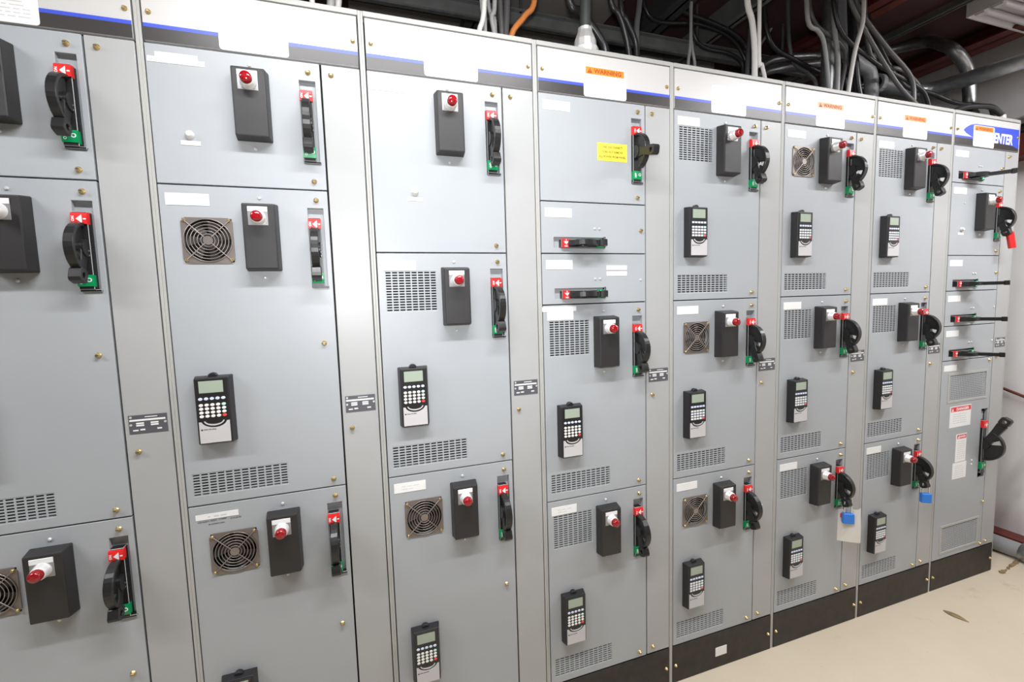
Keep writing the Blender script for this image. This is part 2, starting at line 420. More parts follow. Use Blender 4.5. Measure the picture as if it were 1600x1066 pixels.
def m_lever(ang, r, length, flip=False):
    """ang = degrees that the arm points below straight out; the rim is fixed to the hub"""
    b = MB(); n = 16; k = -1 if flip else 1; oc = 0.3
    def pt(o, a): return (-o, -a*k)
    A = [math.radians(-88 + i*(158)/n) for i in range(n+1)]
    outer = [pt(oc + r*math.cos(a), r*math.sin(a)) for a in A]; inner = [pt(oc + (r-0.34)*math.cos(a), (r-0.34)*math.sin(a)) for a in A]
    V = []; F = []
    for i in range(n+1):
        for (y_, z_) in (outer[i], inner[i]):
            V += [(-0.42, y_, z_), (0.34, y_, z_)]
    for i in range(n):
        p, r_ = 4*i, 4*i+4
        F += [(p, p+1, r_+1, r_), (p+2, r_+2, r_+3, p+3), (p, r_, r_+2, p+2), (p+1, p+3, r_+3, r_+1)]
    b.add(V, F, 'lever_black'); b.face([V[0], V[2], V[3], V[1]], 'lever_black'); b.face([V[-4], V[-3], V[-1], V[-2]], 'lever_black')
    b.prism(inner[:n-5] + [pt(oc, 0)], 'x', -0.2, 0.1, 'lever_black'); b.prism(inner[n-4:] + [pt(oc, 0)], 'x', -0.2, 0.1, 'lever_black')
    b.cyl((-0.5, -oc-0.15, 0), (1,0,0), 0.8, 0.92, 18, 'lever_black')
    ca, sa = math.cos(math.radians(ang)), math.sin(math.radians(ang))
    def q(t, w_): return pt(oc + 0.15 + t*ca - w_*sa, t*sa + w_*ca)
    e = 0.66 if length < 4.5 else (0.85 if flip else 0.45)
    w1 = e*0.92
    b.prism([q(-0.4, 0.55), q(0.5, 0.68), q(length*0.5, w1*0.8), q(length-e*0.98, w1), q(length-e*0.98, -w1), q(length*0.5, -w1*0.85), q(0.4, -0.68), q(-0.4, -0.5)], 'x', -0.40, 0.30, 'lever_black')
    n2 = 16; V = []; F = []; hr = e*0.42                     # grip end with a real hole
    for i in range(n2):
        a = 2*math.pi*(i+0.5)/n2; t_ = min(e*1.18, e/max(abs(math.cos(a)), abs(math.sin(a))))
        for x in (-0.52, 0.42):
            for rr in (hr, t_):
                y_, z_ = q(length + rr*math.cos(a), rr*math.sin(a)*0.95); V.append((x, y_, z_))
    for i in range(n2):
        p, r_ = 4*i, 4*((i+1) % n2); F += [(p, p+1, r_+1, r_), (p+2, r_+2, r_+3, p+3), (p, r_, r_+2, p+2), (p+1, p+3, r_+3, r_+1)]
    b.add(V, F, 'lever_black')
    return b.mesh('lever', 0.05, 1)

def handle(parent, x, ztop, L=8.4, ang=68, r=2.35, length=2.75, flip=False, horizontal=False, scale=None, ph=None):
    ph = ph or L*0.135
    rot = (0, -math.pi/2, 0) if horizontal else None
    h = link('disconnect_handle', cached(('hb', L), lambda: m_handle_body(L, 1.55)), parent, (x, 0, ztop), rot, scale)
    link('red_on_plate', cached(('on', ph), lambda: m_plate_on(ph)), h, (0, 0, -L*0.125))
    link('green_off_plate', cached(('off', ph), lambda: m_plate_off(ph)), h, (0, 0, -L*0.815))
    link('lever', cached(('lv', ang, r, length, flip), lambda: m_lever(ang, r, length, flip)), h, (-0.1, -0.1, -L*0.525))
    return h

def m_keypad():
    b = MB(); b.frustum((0, 3.45, -6.95, 0), (0.2, 3.2, -6.85, -0.12), 0.02, -1.12, 'keypad_black')
    return b.mesh('keypad_unit', 0.1, 2)
def m_keyface():
    b = MB(); b.box(0.42, 2.98, -1.17, -1.1, -4.75, -0.22, 'plastic_black'); return b.mesh('keypad_bezel', 0.02, 1)
def m_screen():
    return MB().box(0.6, 2.72, -1.19, -1.12, -1.62, -0.42, 'keypad_screen').mesh('display_screen')
def m_cover():
    b = MB(); pts = [(0.36, -4.55), (0.36, -6.72), (3.06, -6.72), (3.06, -4.55)]
    arc = [(1.71 + 1.12*math.cos(a), -4.45 + 0.72*math.sin(a)) for a in [math.radians(-8 - i*164/12) for i in range(13)]]
    b.prism(pts + arc, 'y', -1.2, -1.1, 'keypad_cover')
    arc2 = [(1.71 + 0.92*math.cos(a), -4.42 + 0.56*math.sin(a)) for a in [math.radians(-8 - i*164/12) for i in range(13)]]
    arc3 = [(1.71 + 0.80*math.cos(a), -4.42 + 0.42*math.sin(a)) for a in [math.radians(-8 - i*164/12) for i in range(13)]]
    for i in range(12): b.prism([arc2[i], arc2[i+1], arc3[i+1], arc3[i]], 'y', -1.2, -1.1, 'keypad_cover')
    b.text('Allen-Bradley', 1.28, -5.35, -1.204, 0.17, 'ink', width=1.15)
    b.prism([(0.58 + 0.1*math.cos(math.radians(60*i)), -5.35 + 0.1*math.sin(math.radians(60*i))) for i in range(6)], 'y', -1.206, -1.19, 'ink')
    return b.mesh('cover_plate')
def m_tab():
    return MB().prism([(1.72 + 0.42*math.cos(math.radians(18*i)), -0.05 + 0.36*math.sin(math.radians(18*i))) for i in range(11)], 'y', -0.6, -0.1, 'keypad_black').mesh('hanging_tab', 0.04, 1)
def m_key(mt):
    return MB().ring((0,0,0), (0,-1,0), [(0,0.19),(0.06,0.19),(0.09,0.15)], 10, mt).mesh('key')
KEYS = {k: m_key(k) for k in ('key_white', 'key_blue', 'key_red', 'key_green')}
for k in KEYS.values():
    for v in k.vertices: v.co.x *= 1.05; v.co.z *= 0.80
KEYPAD, KEYFACE, SCREEN, COVER, TAB = m_keypad(), m_keyface(), m_screen(), m_cover(), m_tab()
def key_layout():
    out = [((0.66 + 0.5*i, -1.15, -2.22), 'key_blue') for i in range(5)]
    for r in range(4):
        for c in range(5):
            mt = 'key_red' if (r, c) == (3, 4) else 'key_green' if (r, c) == (0, 4) else 'key_white'
            out.append(((0.66 + 0.5*c, -1.15, -2.85 - 0.38*r), mt))
    return out
def m_keys_joined():
    b = MB()
    for (x, y, z), mt in key_layout(): b.box(x-0.19, x+0.19, y-0.08, y+0.02, z-0.13, z+0.13, mt)
    return b.mesh('key_block', 0.02, 1)
def keypad(parent, x, ztop, near):
    k = link('keypad_unit', KEYPAD, parent, (x, 0, ztop))
    link('keypad_bezel', KEYFACE, k); link('display_screen', SCREEN, k); link('cover_plate', COVER, k); link('hanging_tab', TAB, k)
    if near:
        for p, mt in key_layout(): link('key', KEYS[mt], k, p)
    else:
        o = link('key_block', cached('keys', m_keys_joined), k); o['kind'] = 'stuff'
    return k

def m_fan_frame():
    b = MB(); n = 32; c = 2.25; R = 2.12; H = 2.25
    v = []; f = []
    for k in range(n):
        a = 2*math.pi*(k+0.5)/n; ca, sa = math.cos(a), math.sin(a); t = H/max(abs(ca), abs(sa))
        for y in (-0.12, 0.02): v += [(c + R*ca, y, -c + R*sa), (c + t*ca, y, -c + t*sa)]
    for k in range(n):
        i, j = 4*k, 4*((k+1) % n)
        f += [(i, i+1, j+1, j), (i+2, j+2, j+3, i+3), (i, j, j+2, i+2), (i+1, i+3, j+3, j+1)]
    b.add(v, f, 'guard_plate'); return b.mesh('fan_guard')
def m_fan_wire():
    b = MB()
    for r in (0.62, 0.92, 1.22, 1.52, 1.82, 2.1): b.torus((2.25, -0.2, -2.25), (0,1,0), r, 0.045, 36, 6, 'guard_wire')
    b.cyl((2.25, -0.16, -2.25), (0,-1,0), 0.44, 0.07, 20, 'guard_wire')
    for sx in (-1, 1):
        for sz in (-1, 1): b.tube([(2.25+sx*0.3, -0.25, -2.25+sz*0.3), (2.25+sx*2.0, -0.22, -2.25+sz*2.0)], 0.055, 'guard_wire', 6, 1)
    return b.mesh('wire_guard')
def m_rotor():
    b = MB(); b.cyl((2.25, 0.75, -2.25), (0,-1,0), 0.75, 0.6, 20, 'rotor')
    for i in range(7):
        a0 = 2*math.pi*i/7; pts = []
        for rr, da, dy in ((0.7, 0, 0.6), (2.02, 0.15, 0.7), (2.02, 0.72, 0.3), (0.7, 0.6, 0.3)): pts.append((2.25+rr*math.cos(a0+da), dy, -2.25+rr*math.sin(a0+da)))
        b.face(pts, 'rotor'); b.face([(x, y+0.05, z) for x, y, z in pts][::-1], 'rotor')
    return b.mesh('fan_rotor')
def m_fanscrew():
    return MB().ring((0,0,0), (0,-1,0), [(0,0.17),(0.1,0.17),(0.18,0.1)], 10, 'brass').mesh('corner_screw')
FANF, FANW, ROTOR, FSCR = m_fan_frame(), m_fan_wire(), m_rotor(), m_fanscrew()
def fan(parent, x, ztop):
    g = link('fan_guard', FANF, parent, (x, 0, ztop)); link('wire_guard', FANW, g); link('fan_rotor', ROTOR, g)
    for px in (0.3, 4.2):
        for pz in (-0.3, -4.2): link('corner_screw', FSCR, g, (px, -0.1, pz))
    return g

def grille(cols, rows, w_, h_, fx=0.80, fz=0.55, mt='grey_paint'):
    def fn():
        b = MB(); cw, rh = w_/cols, h_/rows; y0, y1 = 0.03, 0.10
        bx, bz = cw*(1-fx), rh*(1-fz)
        for i in range(cols+1): b.box(i*cw-bx/2, i*cw+bx/2, y0, y1, -h_-bz/2, bz/2, mt)
        for i in range(cols):
            for j in range(rows+1): b.box(i*cw+bx/2, (i+1)*cw-bx/2, y0, y1, -j*rh-bz/2, -j*rh+bz/2, mt)
        return b.mesh('vent_grille')
    return cached(('gr', cols, rows, w_, h_, fx, fz), fn)

# ------------------------------------------------------------------ cabinet sections
ORD = ['eighth', 'seventh', 'sixth', 'fifth', 'fourth', 'third', 'second', 'first']
LAST = {0: 'leftmost'}
def warning_sticker(kind):
    def fn():
        b = MB(); w_, h_ = 6.2, 3.72; r = 0.3; pts = []
        for cx, cz, a0 in ((w_-r, -r, 0), (r, -r, 90), (r, -h_+r, 180), (w_-r, -h_+r, 270)):
            pts += [(cx + r*math.cos(math.radians(a0+22.5*i)), cz + r*math.sin(math.radians(a0+22.5*i))) for i in range(5)]
        b.prism(pts, 'y', -0.03, 0.01, 'sticker')
        if kind == 'orange':
            b.box(0.3, 5.85, -0.036, -0.02, -0.95, -0.1, 'sticker_orange')
            b.text('WARNING', 3.45, -0.52, -0.039, 0.55, 'ink_brown', width=4.0)
            b.prism([(0.55, -0.85), (1.25, -0.85), (0.9, -0.2)], 'y', -0.039, -0.03, 'ink_brown'); b.box(0.87, 0.93, -0.042, -0.038, -0.62, -0.38, 'sticker_orange'); b.box(0.87, 0.93, -0.042, -0.038, -0.78, -0.70, 'sticker_orange')
        n = 7 if kind != 'overlit' else 0
        for k in range(n):
            z = -1.25-0.32*k; x = 0.6
            while x < 5.2:
                ww = random.uniform(0.3, 1.1); b.box(x, min(5.6, x+ww), -0.034, -0.02, z-0.04, z+0.04, 'ink_faint'); x += ww+0.2
        return b.mesh('warning_sticker')
    return cached(('ws', kind), fn)
def m_data_plate():
    b = MB(); b.box(0, 3.2, -0.04, 0.02, -1.85, 0, 'data_plate')
    def p(x0, x1, z0, z1): b.box(x0, x1, -0.047, -0.03, -z1, -z0, 'plate_white')
    p(0.08, 3.05, 0.42, 0.60); p(0.6, 1.25, 0.75, 0.9); p(0.6, 1.25, 0.96, 1.12); p(1.8, 2.45, 0.75, 0.9); p(1.8, 2.45, 0.96, 1.12)
    p(0.3, 0.75, 1.45, 1.58); p(0.9, 1.3, 1.4, 1.55); p(2.3, 2.7, 1.4, 1.54); p(1.35, 2.4, 0.18, 0.26)
    for x, z in ((0.2, 0.2), (0.17, 0.95), (3.03, 0.85)): b.cyl((x, -0.03, -z), (0,-1,0), 0.12, 0.05, 10, 'zinc')
    return b.mesh('data_plate')
DATAP = m_data_plate()
def m_bolt(): return MB().ring((0,0.03,0), (0,-1,0), [(0,0.24),(0.1,0.24),(0.13,0.17),(0.28,0.16),(0.34,0.1)], 12, 'brass').mesh('bolt')
BOLT = m_bolt()

def section_meshes():
    b = MB(); b.box(0.02, 19.98, 1.2, 20, 0.0, 89.98, 'interior_shade'); body = b
    for f in range(len(body.f)): pass
    C = {}
    e = MB(); e.box(0.02, 19.98, 1.25, 20, 0.0, 89.98, 'grey_paint'); C['body'] = e.mesh('body')
    C['inner'] = MB().box(0.3, 19.7, 1.12, 1.27, 0.3, 89.4, 'interior_shade').mesh('interior_shade_sheet')  # added black sheet, gives the inside shade seen through vents and gaps
    C['strip'] = MB().box(0, 0.27, 0.04, 1.3, 0, 90, 'frame_paint').mesh('frame_strip', 0.05, 2)
    C['top'] = MB().box(0.27, 19.73, 0.0, 1.3, 89.45, 90, 'frame_paint').mesh('top_rail', 0.05, 2)
    C['sill'] = MB().box(0.27, 19.73, 0.65, 1.3, 5.6, 6.05, 'base_dark').mesh('bottom_rail')
    C['header'] = MB().box(0.42, 19.58, 0.0, 0.6, 84.12, 89.3, 'header_paint').mesh('header_panel', 0.04, 2)
    C['blue'] = MB().box(0.44, 19.56, -0.014, 0.02, 85.36, 85.7, 'stripe_blue').mesh('blue_stripe')
    C['band'] = MB().box(0.44, 19.56, -0.012, 0.02, 84.15, 85.37, 'band_dark').mesh('dark_band')
    C['wire'] = MB().box(15.80, 19.62, 0.0, 0.6, 6.1, 83.92, 'grey_paint_warm').mesh('wireway_door', 0.05, 2)
    C['base'] = MB().box(0.30, 19.70, -0.02, 0.6, 0.0, 5.85, 'base_dark').mesh('base_plate', 0.06, 2)
    return C
SM = section_meshes()
STK = {0: 'lines', 1: 'overlit', 2: 'overlit', 3: 'orange', 4: 'overlit', 5: 'orange', 6: 'orange', 7: 'orange'}  # plain white stickers without print: ceiling light glare put into the colour
SECLAB = ['grey control cabinet section with text-lined white header sticker, eighth from end wall',
          'grey control cabinet section with blank white glare-painted header sticker, seventh from end wall',
          'grey control cabinet section beside the orange cable, sixth from end wall',
          'grey control cabinet section holding yellow notice, fifth from end wall',
          'grey control cabinet section with small label on base, fourth from end wall',
          'grey control cabinet section with hanging paper tag, third from end wall',
          'grey control cabinet section with blue padlock only, second from end wall',
          'grey control cabinet section with blue lettered emblem, first by end wall']
SECT = []
for k in range(8):
    t = thing('control_cabinet_section', SECLAB[k], 'cabinet', (20*k, 0, 0), 'control cabinet sections in a row'); SECT.append(t)
    link('body', SM['body'], t); link('interior_shade_sheet', SM['inner'], t)
    link('frame_strip', SM['strip'], t); link('frame_strip', SM['strip'], t, (19.73, 0, 0)); link('top_rail', SM['top'], t); link('bottom_rail', SM['sill'], t)
    hd = link('header_panel', SM['header'], t)
    link('dark_band', SM['band'], hd)
    if k != 7: link('blue_stripe', SM['blue'], hd)
    else:
        b = MB(); b.box(0.44, 6.2, -0.014, 0.02, 85.36, 85.7, 'stripe_blue')
        pts = [(19.5, 88.15), (6.0, 88.05), (4.6, 87.75), (3.4, 87.2), (2.8, 86.75), (3.6, 86.25), (5.0, 85.85), (6.2, 85.55), (12.0, 85.36), (17.6, 85.05), (19.5, 84.6)]
        b.prism(pts, 'y', -0.016, 0.02, 'stripe_blue')
        link('blue_emblem', b.mesh('blue_emblem'), hd)
        b = MB(); b.text('CENTER', 14.05, 86.1, -0.02, 1.9, 'print_white', width=7.1, shear=0.15)
        link('emblem_lettering', b.mesh('emblem_lettering'), hd)
    if STK[k]: link('warning_sticker', warning_sticker(STK[k]), hd, (6.6 if k != 7 else 5.6, -0.012, 87.87))
    for x in (0.95, 19.12): link('bolt', BOLT, hd, (x, 0, 86.7))
    wd = link('wireway_door', SM['wire'], t)
    for z in (82.95, 44.95, 7.1): link('latch_screw', LATCH, wd, (16.72, 0, z))
    link('data_plate', DATAP, wd, (16.15, 0, 48.6))
    bp = link('base_plate', SM['base'], t)
    for x in (0.8, 19.1): link('bolt', BOLT, bp, (x, -0.02, 2.8))
    if k == 4: link('base_label', plate(2.2, 1.45, 'none'), bp, (8.35, -0.03, 3.4))
b = MB(); b.box(0, 0.9, -0.25, 0.03, -0.35, 0.35, 'zinc'); b.box(0.55, 0.9, -0.5, 0.0, -0.3, 0.3, 'zinc')
link('padlock_hasp', b.mesh('padlock_hasp', 0.04, 1), SECT[4], (16.0, 0, 25.2))

# ------------------------------------------------------------------ plug-in units with their doors
def row_word(i, n):
    if n == 3: return ('top', 'middle', 'bottom')[i]
    if i == 0: return 'top'
    if i == n-1: return 'bottom'
    return ('', 'second', 'third', 'fourth', 'fifth')[i]
UNITS = {}
def unit(k, i, n, ztop, h, name, desc, cat='switchgear unit', vert=True, box=False, fan_=False, vtop=False, hz=None, vbot=False, plate_=True, latches=None, holes=(), hand=None):
    z0 = ztop - h
    lab = f'{desc}, {row_word(i, n)} door of {ORD[k]} section from end wall'
    t = thing(name, lab, cat, (20*k, 0, z0)); UNITS[(k, i)] = t
    Z = lambda d: h - d
    hs = list(holes)
    if vert: hs.append((13.56, 15.12, Z(10.3), Z(1.88)))
    if fan_: hs.append((2.1, 6.4, Z(7.55), Z(3.25)))
    if vtop: hs.append((1.15, 6.95, Z(6.65), Z(2.1)))
    vb = 3.6 if h < 30 else 3.4
    if vbot: hs.append((0.95, 9.85, 1.05, vb))
    if hand: hs.append((2.05, 9.42, Z(5.8), Z(4.45)))
    d = MB().sheet(0.38, 15.62, 0.07, h-0.07, 0.0, 0.6, hs, 'grey_paint'); link('door_panel', d.mesh('door_panel', 0.045, 2), t)
    if vtop: link('vent_grille', grille(8, 15, 5.8, 4.55), t, (1.15, 0, Z(2.1)))
    if vbot: link('vent_grille', grille(12, 8, 8.9, vb-1.05), t, (0.95, 0, vb))
    if fan_: fan(t, 2.0, Z(3.15))
    if vert: handle(t, 14.32, Z(1.88), **(vert if isinstance(vert, dict) else {}))
    if hand: handle(t, 2.05, Z(5.12), L=8.4, horizontal=True, scale=0.875, **(hand if isinstance(hand, dict) else {}))
    if box:
        bx = link('pilot_box', BOX, t, (7.5, 0, Z(1.65)))
        link('legend_plate', LEGEND, bx, (0.65, -1.49, -0.5)); link('light_collar', COLLAR, bx, (1.58, -1.5, -1.62)); link('red_lens', LENS, bx, (1.58, -2.33, -1.62))
        for z in (1.05, 9.15): link('mounting_screw', PIN, t, (9.1, 0, Z(z)))
    if hz: keypad(t, 1.97, Z(hz), k in (1, 2, 3))
    if plate_: link('name_plate', plate(3.7, 1.15, 'text' if k in (1, 2, 3) else 'plain'), t, (0.9, 0, Z(0.85)))
    if hand:
        for x in (7.9, 8.62): link('mounting_screw', PIN, t, (x, 0, Z(3.3)))
    for x, z in (latches if latches is not None else [(14.48, 1.05), (14.42, h-0.9)]): link('latch_screw', LATCH, t, (x, 0, Z(z)))
    return t
def extra(t, name, me, x, zd, h, y=0): return link(name, me, t, (x, y, h-zd))

drv = 'variable_speed_drive_unit'; stt = 'motor_starter_unit'; sw = 'feeder_switch_unit'
FAN_D = 'grey drive unit with fan and keypad'; VEN_D = 'grey drive unit with vent slots and keypad'; STA = 'grey starter unit with pilot light box'
L3 = [(14.48, 1.05), (14.36, 16.3), (14.42, 31.6)]
# eighth from the wall
unit(0, 0, 3, 84, 13, stt, STA, box=True)
unit(0, 1, 3, 71, 32.5, drv, FAN_D, box=True, fan_=True, hz=18.95, vbot=True, latches=L3)
unit(0, 2, 3, 38.5, 32.5, drv, FAN_D, box=True, fan_=True, hz=18.95, vbot=True, latches=L3)
# seventh
t = unit(1, 0, 3, 84, 13, stt, STA, box=True, plate_=False)
extra(t, 'name_plate', plate(4.7, 0.5, 'none'), 0.5, 1.25, 13); extra(t, 'name_plate', plate(3.5, 0.46, 'none'), 1.15, 0.78, 13)
extra(t, 'indicator_button', INDIC, 3.43, 8.25, 13); extra(t, 'button_label', plate(1.65, 0.42, 'none'), 2.65, 8.82, 13)
unit(1, 1, 3, 71, 32.5, drv, FAN_D, box=True, fan_=True, hz=18.95, vbot=True, latches=L3)
t = unit(1, 2, 3, 38.5, 32.5, drv, FAN_D, box=True, fan_=True, hz=18.95, vbot=True, plate_=False, latches=L3)
def strip_label():
    b = MB(); b.box(0, 3.9, -0.05, 0.02, -0.58, 0, 'plate_white')
    for x0, x1 in ((1.1, 1.3), (1.65, 2.1), (2.25, 2.8)): b.box(x0, x1, -0.056, -0.04, -0.38, -0.24, 'ink_faint')
    return b.mesh('name_plate')
extra(t, 'name_plate', strip_label(), 0.95, 0.95, 32.5)
def scribble():
    b = MB(); rnd = random.Random(3)
    for x0, x1, z in ((0.0, 0.95, 0.0), (1.15, 1.75, 0.02), (1.9, 2.6, 0.05), (2.95, 3.95, -0.02), (0.95, 2.35, -0.34)):
        x = x0; up = 1
        while x < x1:
            p = [(x, -0.012, z - 0.07*up), (x+0.07, -0.012, z + 0.07*up*rnd.uniform(0.5, 1.2))]; b.tube(p, 0.02, 'ink', 4, 1)
            x += rnd.uniform(0.07, 0.14); up = -up
    return b.mesh('pen_writing')
extra(t, 'pen_writing', scribble(), 1.1, 1.75, 32.5)
# sixth
t = unit(2, 0, 3, 84, 19.5, stt, STA, box=True)
extra(t, 'indicator_button', INDIC, 4.93, 12.7, 19.5); extra(t, 'button_label', plate(1.65, 0.42, 'none'), 4.1, 13.28, 19.5)
unit(2, 1, 3, 64.5, 26, drv, VEN_D, box=True, vtop=True, hz=13.05, vbot=True)
unit(2, 2, 3, 38.5, 32.5, drv, FAN_D, box=True, fan_=True, hz=18.95, vbot=True, latches=L3)
# fifth
t = unit(3, 0, 5, 84, 13, 'disconnect_unit', 'grey disconnect unit with yellow notice', vert=dict(ang=12, length=3.4))
def yellow_notice():
    b = MB(); b.box(0, 4.4, -0.03, 0.02, -2.25, 0, 'sticker_yellow')
    for z, tx, wd in ((-0.5, 'THIS DISCONNECT', 3.0), (-1.1, 'DOES NOT REMOVE', 3.1), (-1.7, 'ALL POWER FROM PANEL', 4.0)): b.text(tx, 2.2, z, -0.034, 0.3, 'ink_olive', width=wd)
    return b.mesh('yellow_notice')
extra(t, 'yellow_notice', yellow_notice(), 8.45, 5.35, 13)
unit(3, 1, 5, 71, 6.5, sw, 'narrow grey feeder unit with sideways handle', vert=False, hand=dict(ang=70, length=2.9), latches=[(14.92, 3.4)])
t = unit(3, 2, 5, 64.5, 6.5, sw, 'narrow grey feeder unit with extra strip labels', vert=False, hand=dict(ang=70, length=2.9), latches=[])
extra(t, 'latch_screw', PIN, 14.85, 3.5, 6.5)
for z in (1.55, 2.33): extra(t, 'strip_label', plate(3.1, 0.6, 'none'), 9.6, z, 6.5)
t = unit(3, 3, 5, 58, 26, drv, VEN_D, box=True, vtop=True, hz=13.05, vbot=True)
extra(t, 'name_plate', plate(4.8, 0.62, 'none'), 0.25, 0.25, 26)
unit(3, 4, 5, 32, 26, drv, VEN_D, box=True, vtop=True, hz=13.05, vbot=True)
# fourth, third, second
for k, kinds in ((4, 'vff'), (5, 'fvv'), (6, 'vvv')):
    for i, q in enumerate(kinds):
        unit(k, i, 3, 84-26*i, 26, drv, VEN_D if q == 'v' else FAN_D, box=True, vtop=q == 'v', fan_=q == 'f', hz=13.05, vbot=True)
# first, by the end wall
unit(7, 0, 6, 84, 6.5, sw, 'narrow grey feeder unit with outstretched black lever', vert=False, hand=dict(ang=33, length=5.6), latches=[(14.75, 3.3)])
t = unit(7, 1, 6, 77.5, 13, stt, STA, box=True)
extra(t, 'indicator_button', INDIC, 3.7, 8.3, 13); extra(t, 'button_label', plate(1.65, 0.42, 'none'), 2.7, 8.86, 13); extra(t, 'mounting_screw', PIN, 4.2, 3.6, 13)
for i in (2, 3, 4):
    unit(7, i, 6, 64.5-6.5*(i-2), 6.5, sw, 'narrow grey feeder unit with outstretched black lever', vert=False, hand=dict(ang=33, length=5.6), latches=[(14.95, 3.2)] if i == 2 else [])
    if i > 2: extra(UNITS[(7, i)], 'latch_screw', PIN, 15.0, 3.3, 6.5)
H = 39.0
t = unit(7, 5, 6, 45, H, 'main_disconnect_unit', 'tall grey main disconnect unit with danger signs', vert=False, latches=[(15.1, 29.3), (15.1, 38.15), (14.6, 0.6)],
         holes=[(13.2, 15.3, H-24.3, H-10.3), (2.9, 14.0, H-7.7, H-2.85), (2.9, 14.0, H-37.6, H-32.7)], plate_=True)
for zt, hh in ((2.85, 4.85), (32.7, 4.9)):
    extra(t, 'vent_grille', grille(22, 14, 11.1, hh, 0.62, 0.5), 2.9, zt, H)
    f = MB(); f.sheet(2.35, 14.5, -hh-0.45, 0.45, -0.08, 0.03, [(2.9, 14.0, -hh, 0)], 'frame_paint'); extra(t, 'vent_frame', f.mesh('vent_frame', 0.03, 1), 0, zt, H)
handle(t, 14.1, H-11.0, L=12.2, ang=62, r=3.1, length=5.9, flip=True, ph=1.5)
def danger(w_, h_, rh, txt):
    b = MB(); b.box(0, w_, -0.035, 0.02, -h_, 0, 'sticker')
    if rh:
        b.box(0.3, w_-0.1, -0.04, -0.02, -rh-0.15, -0.15, 'sticker_red'); b.text(txt, w_*0.6, -rh/2-0.15, -0.043, rh*0.6, 'print_white', width=w_*0.6)
        b.prism([(0.5, -rh-0.05), (1.1, -rh-0.05), (0.8, -0.28)], 'y', -0.043, -0.03, 'print_white')
    rr = random.Random(int(w_*100))
    z = -rh-0.7
    while z > -h_+0.4:
        x = w_*0.16
        while x < w_*0.75:
            ww = rr.uniform(0.3, 0.9); b.box(x, min(w_*0.86, x+ww), -0.04, -0.02, z-0.05, z+0.05, 'ink_faint'); x += ww+0.15
        z -= 0.42
    return b.mesh('danger_sign')
extra(t, 'danger_sign', danger(6.4, 4.1, 0.9, 'DANGER'), 3.4, 8.9, H); extra(t, 'danger_sign', danger(3.2, 5.5, 0.8, 'DANGER'), 5.7, 14.5, H); extra(t, 'notice_sign', danger(4.2, 3.2, 0, ''), 5.1, 20.15, H)
for z in (20.3, 21.1): extra(t, 'mounting_screw', PIN, 10.95, z, H)

# ------------------------------------------------------------------ padlocks and tag
def padlock(name, label, mt, top, tilt, bw, bh, sl, yaw):
    t = thing(name, label, 'padlock', top)
    t.rotation_euler = (0, math.radians(tilt), math.radians(yaw))
    g = bw*0.3
    b = MB(); b.tube([(-g, 0, -sl), (-g, 0, -0.5), (-g*0.7, 0, -0.12), (0, 0, 0), (g*0.7, 0, -0.12), (g, 0, -0.5), (g, 0, -sl)], 0.13, 'chrome', 8, 4); link('shackle', b.mesh('shackle'), t)
    link('lock_body', MB().box(-bw/2, bw/2, -0.42, 0.42, -sl-bh, -sl+0.1, mt).mesh('lock_body', 0.14, 3), t)
    return t
padlock('padlock', 'blue padlock with long shackle holding a paper tag', 'padlock_blue', (114.35, -1.75, 24.4), 0, 1.7, 1.65, 3.1, -32)
padlock('padlock', 'blue padlock alone on lever of second section from end wall', 'padlock_blue', (134.35, -1.75, 24.5), 0, 1.6, 1.65, 3.1, -32)
padlock('padlock', 'narrow red padlock on lever near the end wall', 'padlock_red', (154.3, -1.65, 70.3), -10, 0.95, 3.0, 1.7, -40)
def paper_tag():
    b = MB(); n = 8; v = []; w_, h_ = 3.3, 5.6
    for j in range(n+1):
        for i in range(n+1):
            x = -w_/2 + w_*i/n; z = -h_*j/n; y = 0.25*math.sin(3*i/n + 2.2*j/n)
            v.append((x, y, z + (0.35 if (i == n and j == 0) else 0)))
    m = n+1
    f = [(j*m+i, j*m+i+1, (j+1)*m+i+1, (j+1)*m+i) for j in range(n) for i in range(n)]
    b.add(v, f, 'paper', True); b.add([(x, y+0.03, z) for x, y, z in v], [q[::-1] for q in f], 'paper', True)
    rim = [i for i in range(m)] + [j*m+n for j in range(1, m)] + [n*m+i for i in range(n-1, -1, -1)] + [j*m for j in range(n-1, 0, -1)]
    for a, c in zip(rim, rim[1:]+rim[:1]): b.face([v[a], v[c], (v[c][0], v[c][1]+0.03, v[c][2]), (v[a][0], v[a][1]+0.03, v[a][2])], 'paper')
    for x, z in ((-1.05, -0.9), (-1.05, -1.25)): b.box(x-0.3, x+0.3, -0.05, 0.3, z-0.12, z+0.12, 'sticker_red')
    return b.mesh('paper_tag')
tg = link('paper_tag', paper_tag(), None, (114.75, -1.75, 21.9), (0, 0, math.radians(-32)))
tag(tg, 'creased white paper lockout tag hanging behind blue padlock', 'tag')

# ------------------------------------------------------------------ steel, conduits and cables above the cabinets
def strut(y, z0, x0, x1, label, hh=2.6, rods=()):
    t = thing('strut_channel', label, 'strut', ((x0+x1)/2, y, z0)); L = (x1-x0)/2
    b = MB(); b.box(-L, L, -0.1, 0.1, 0, hh, 'steel_grey'); b.box(-L, L, -0.9, 0.1, 0, 0.28, 'galvanized'); b.box(-L, L, -0.9, 0.1, hh-0.2, hh, 'steel_grey')
    link('channel', b.mesh('channel'), t)
    for x in rods: link('hanger_rod', MB().cyl((x-(x0+x1)/2, -0.3, hh-0.2), (0,0,1), 0.25, RZ-z0-hh+0.3, 8, 'galvanized').mesh('hanger_rod'), t)
    return t
strut(20, 102.6, -40, 128, 'long grey steel channel hung behind the cable bundles', rods=(0, 44, 66, 101, 122))
strut(40, 109.2, -40, 150, 'higher grey steel channel near the back wall', 2.0, rods=(0, 60, 110, 140))

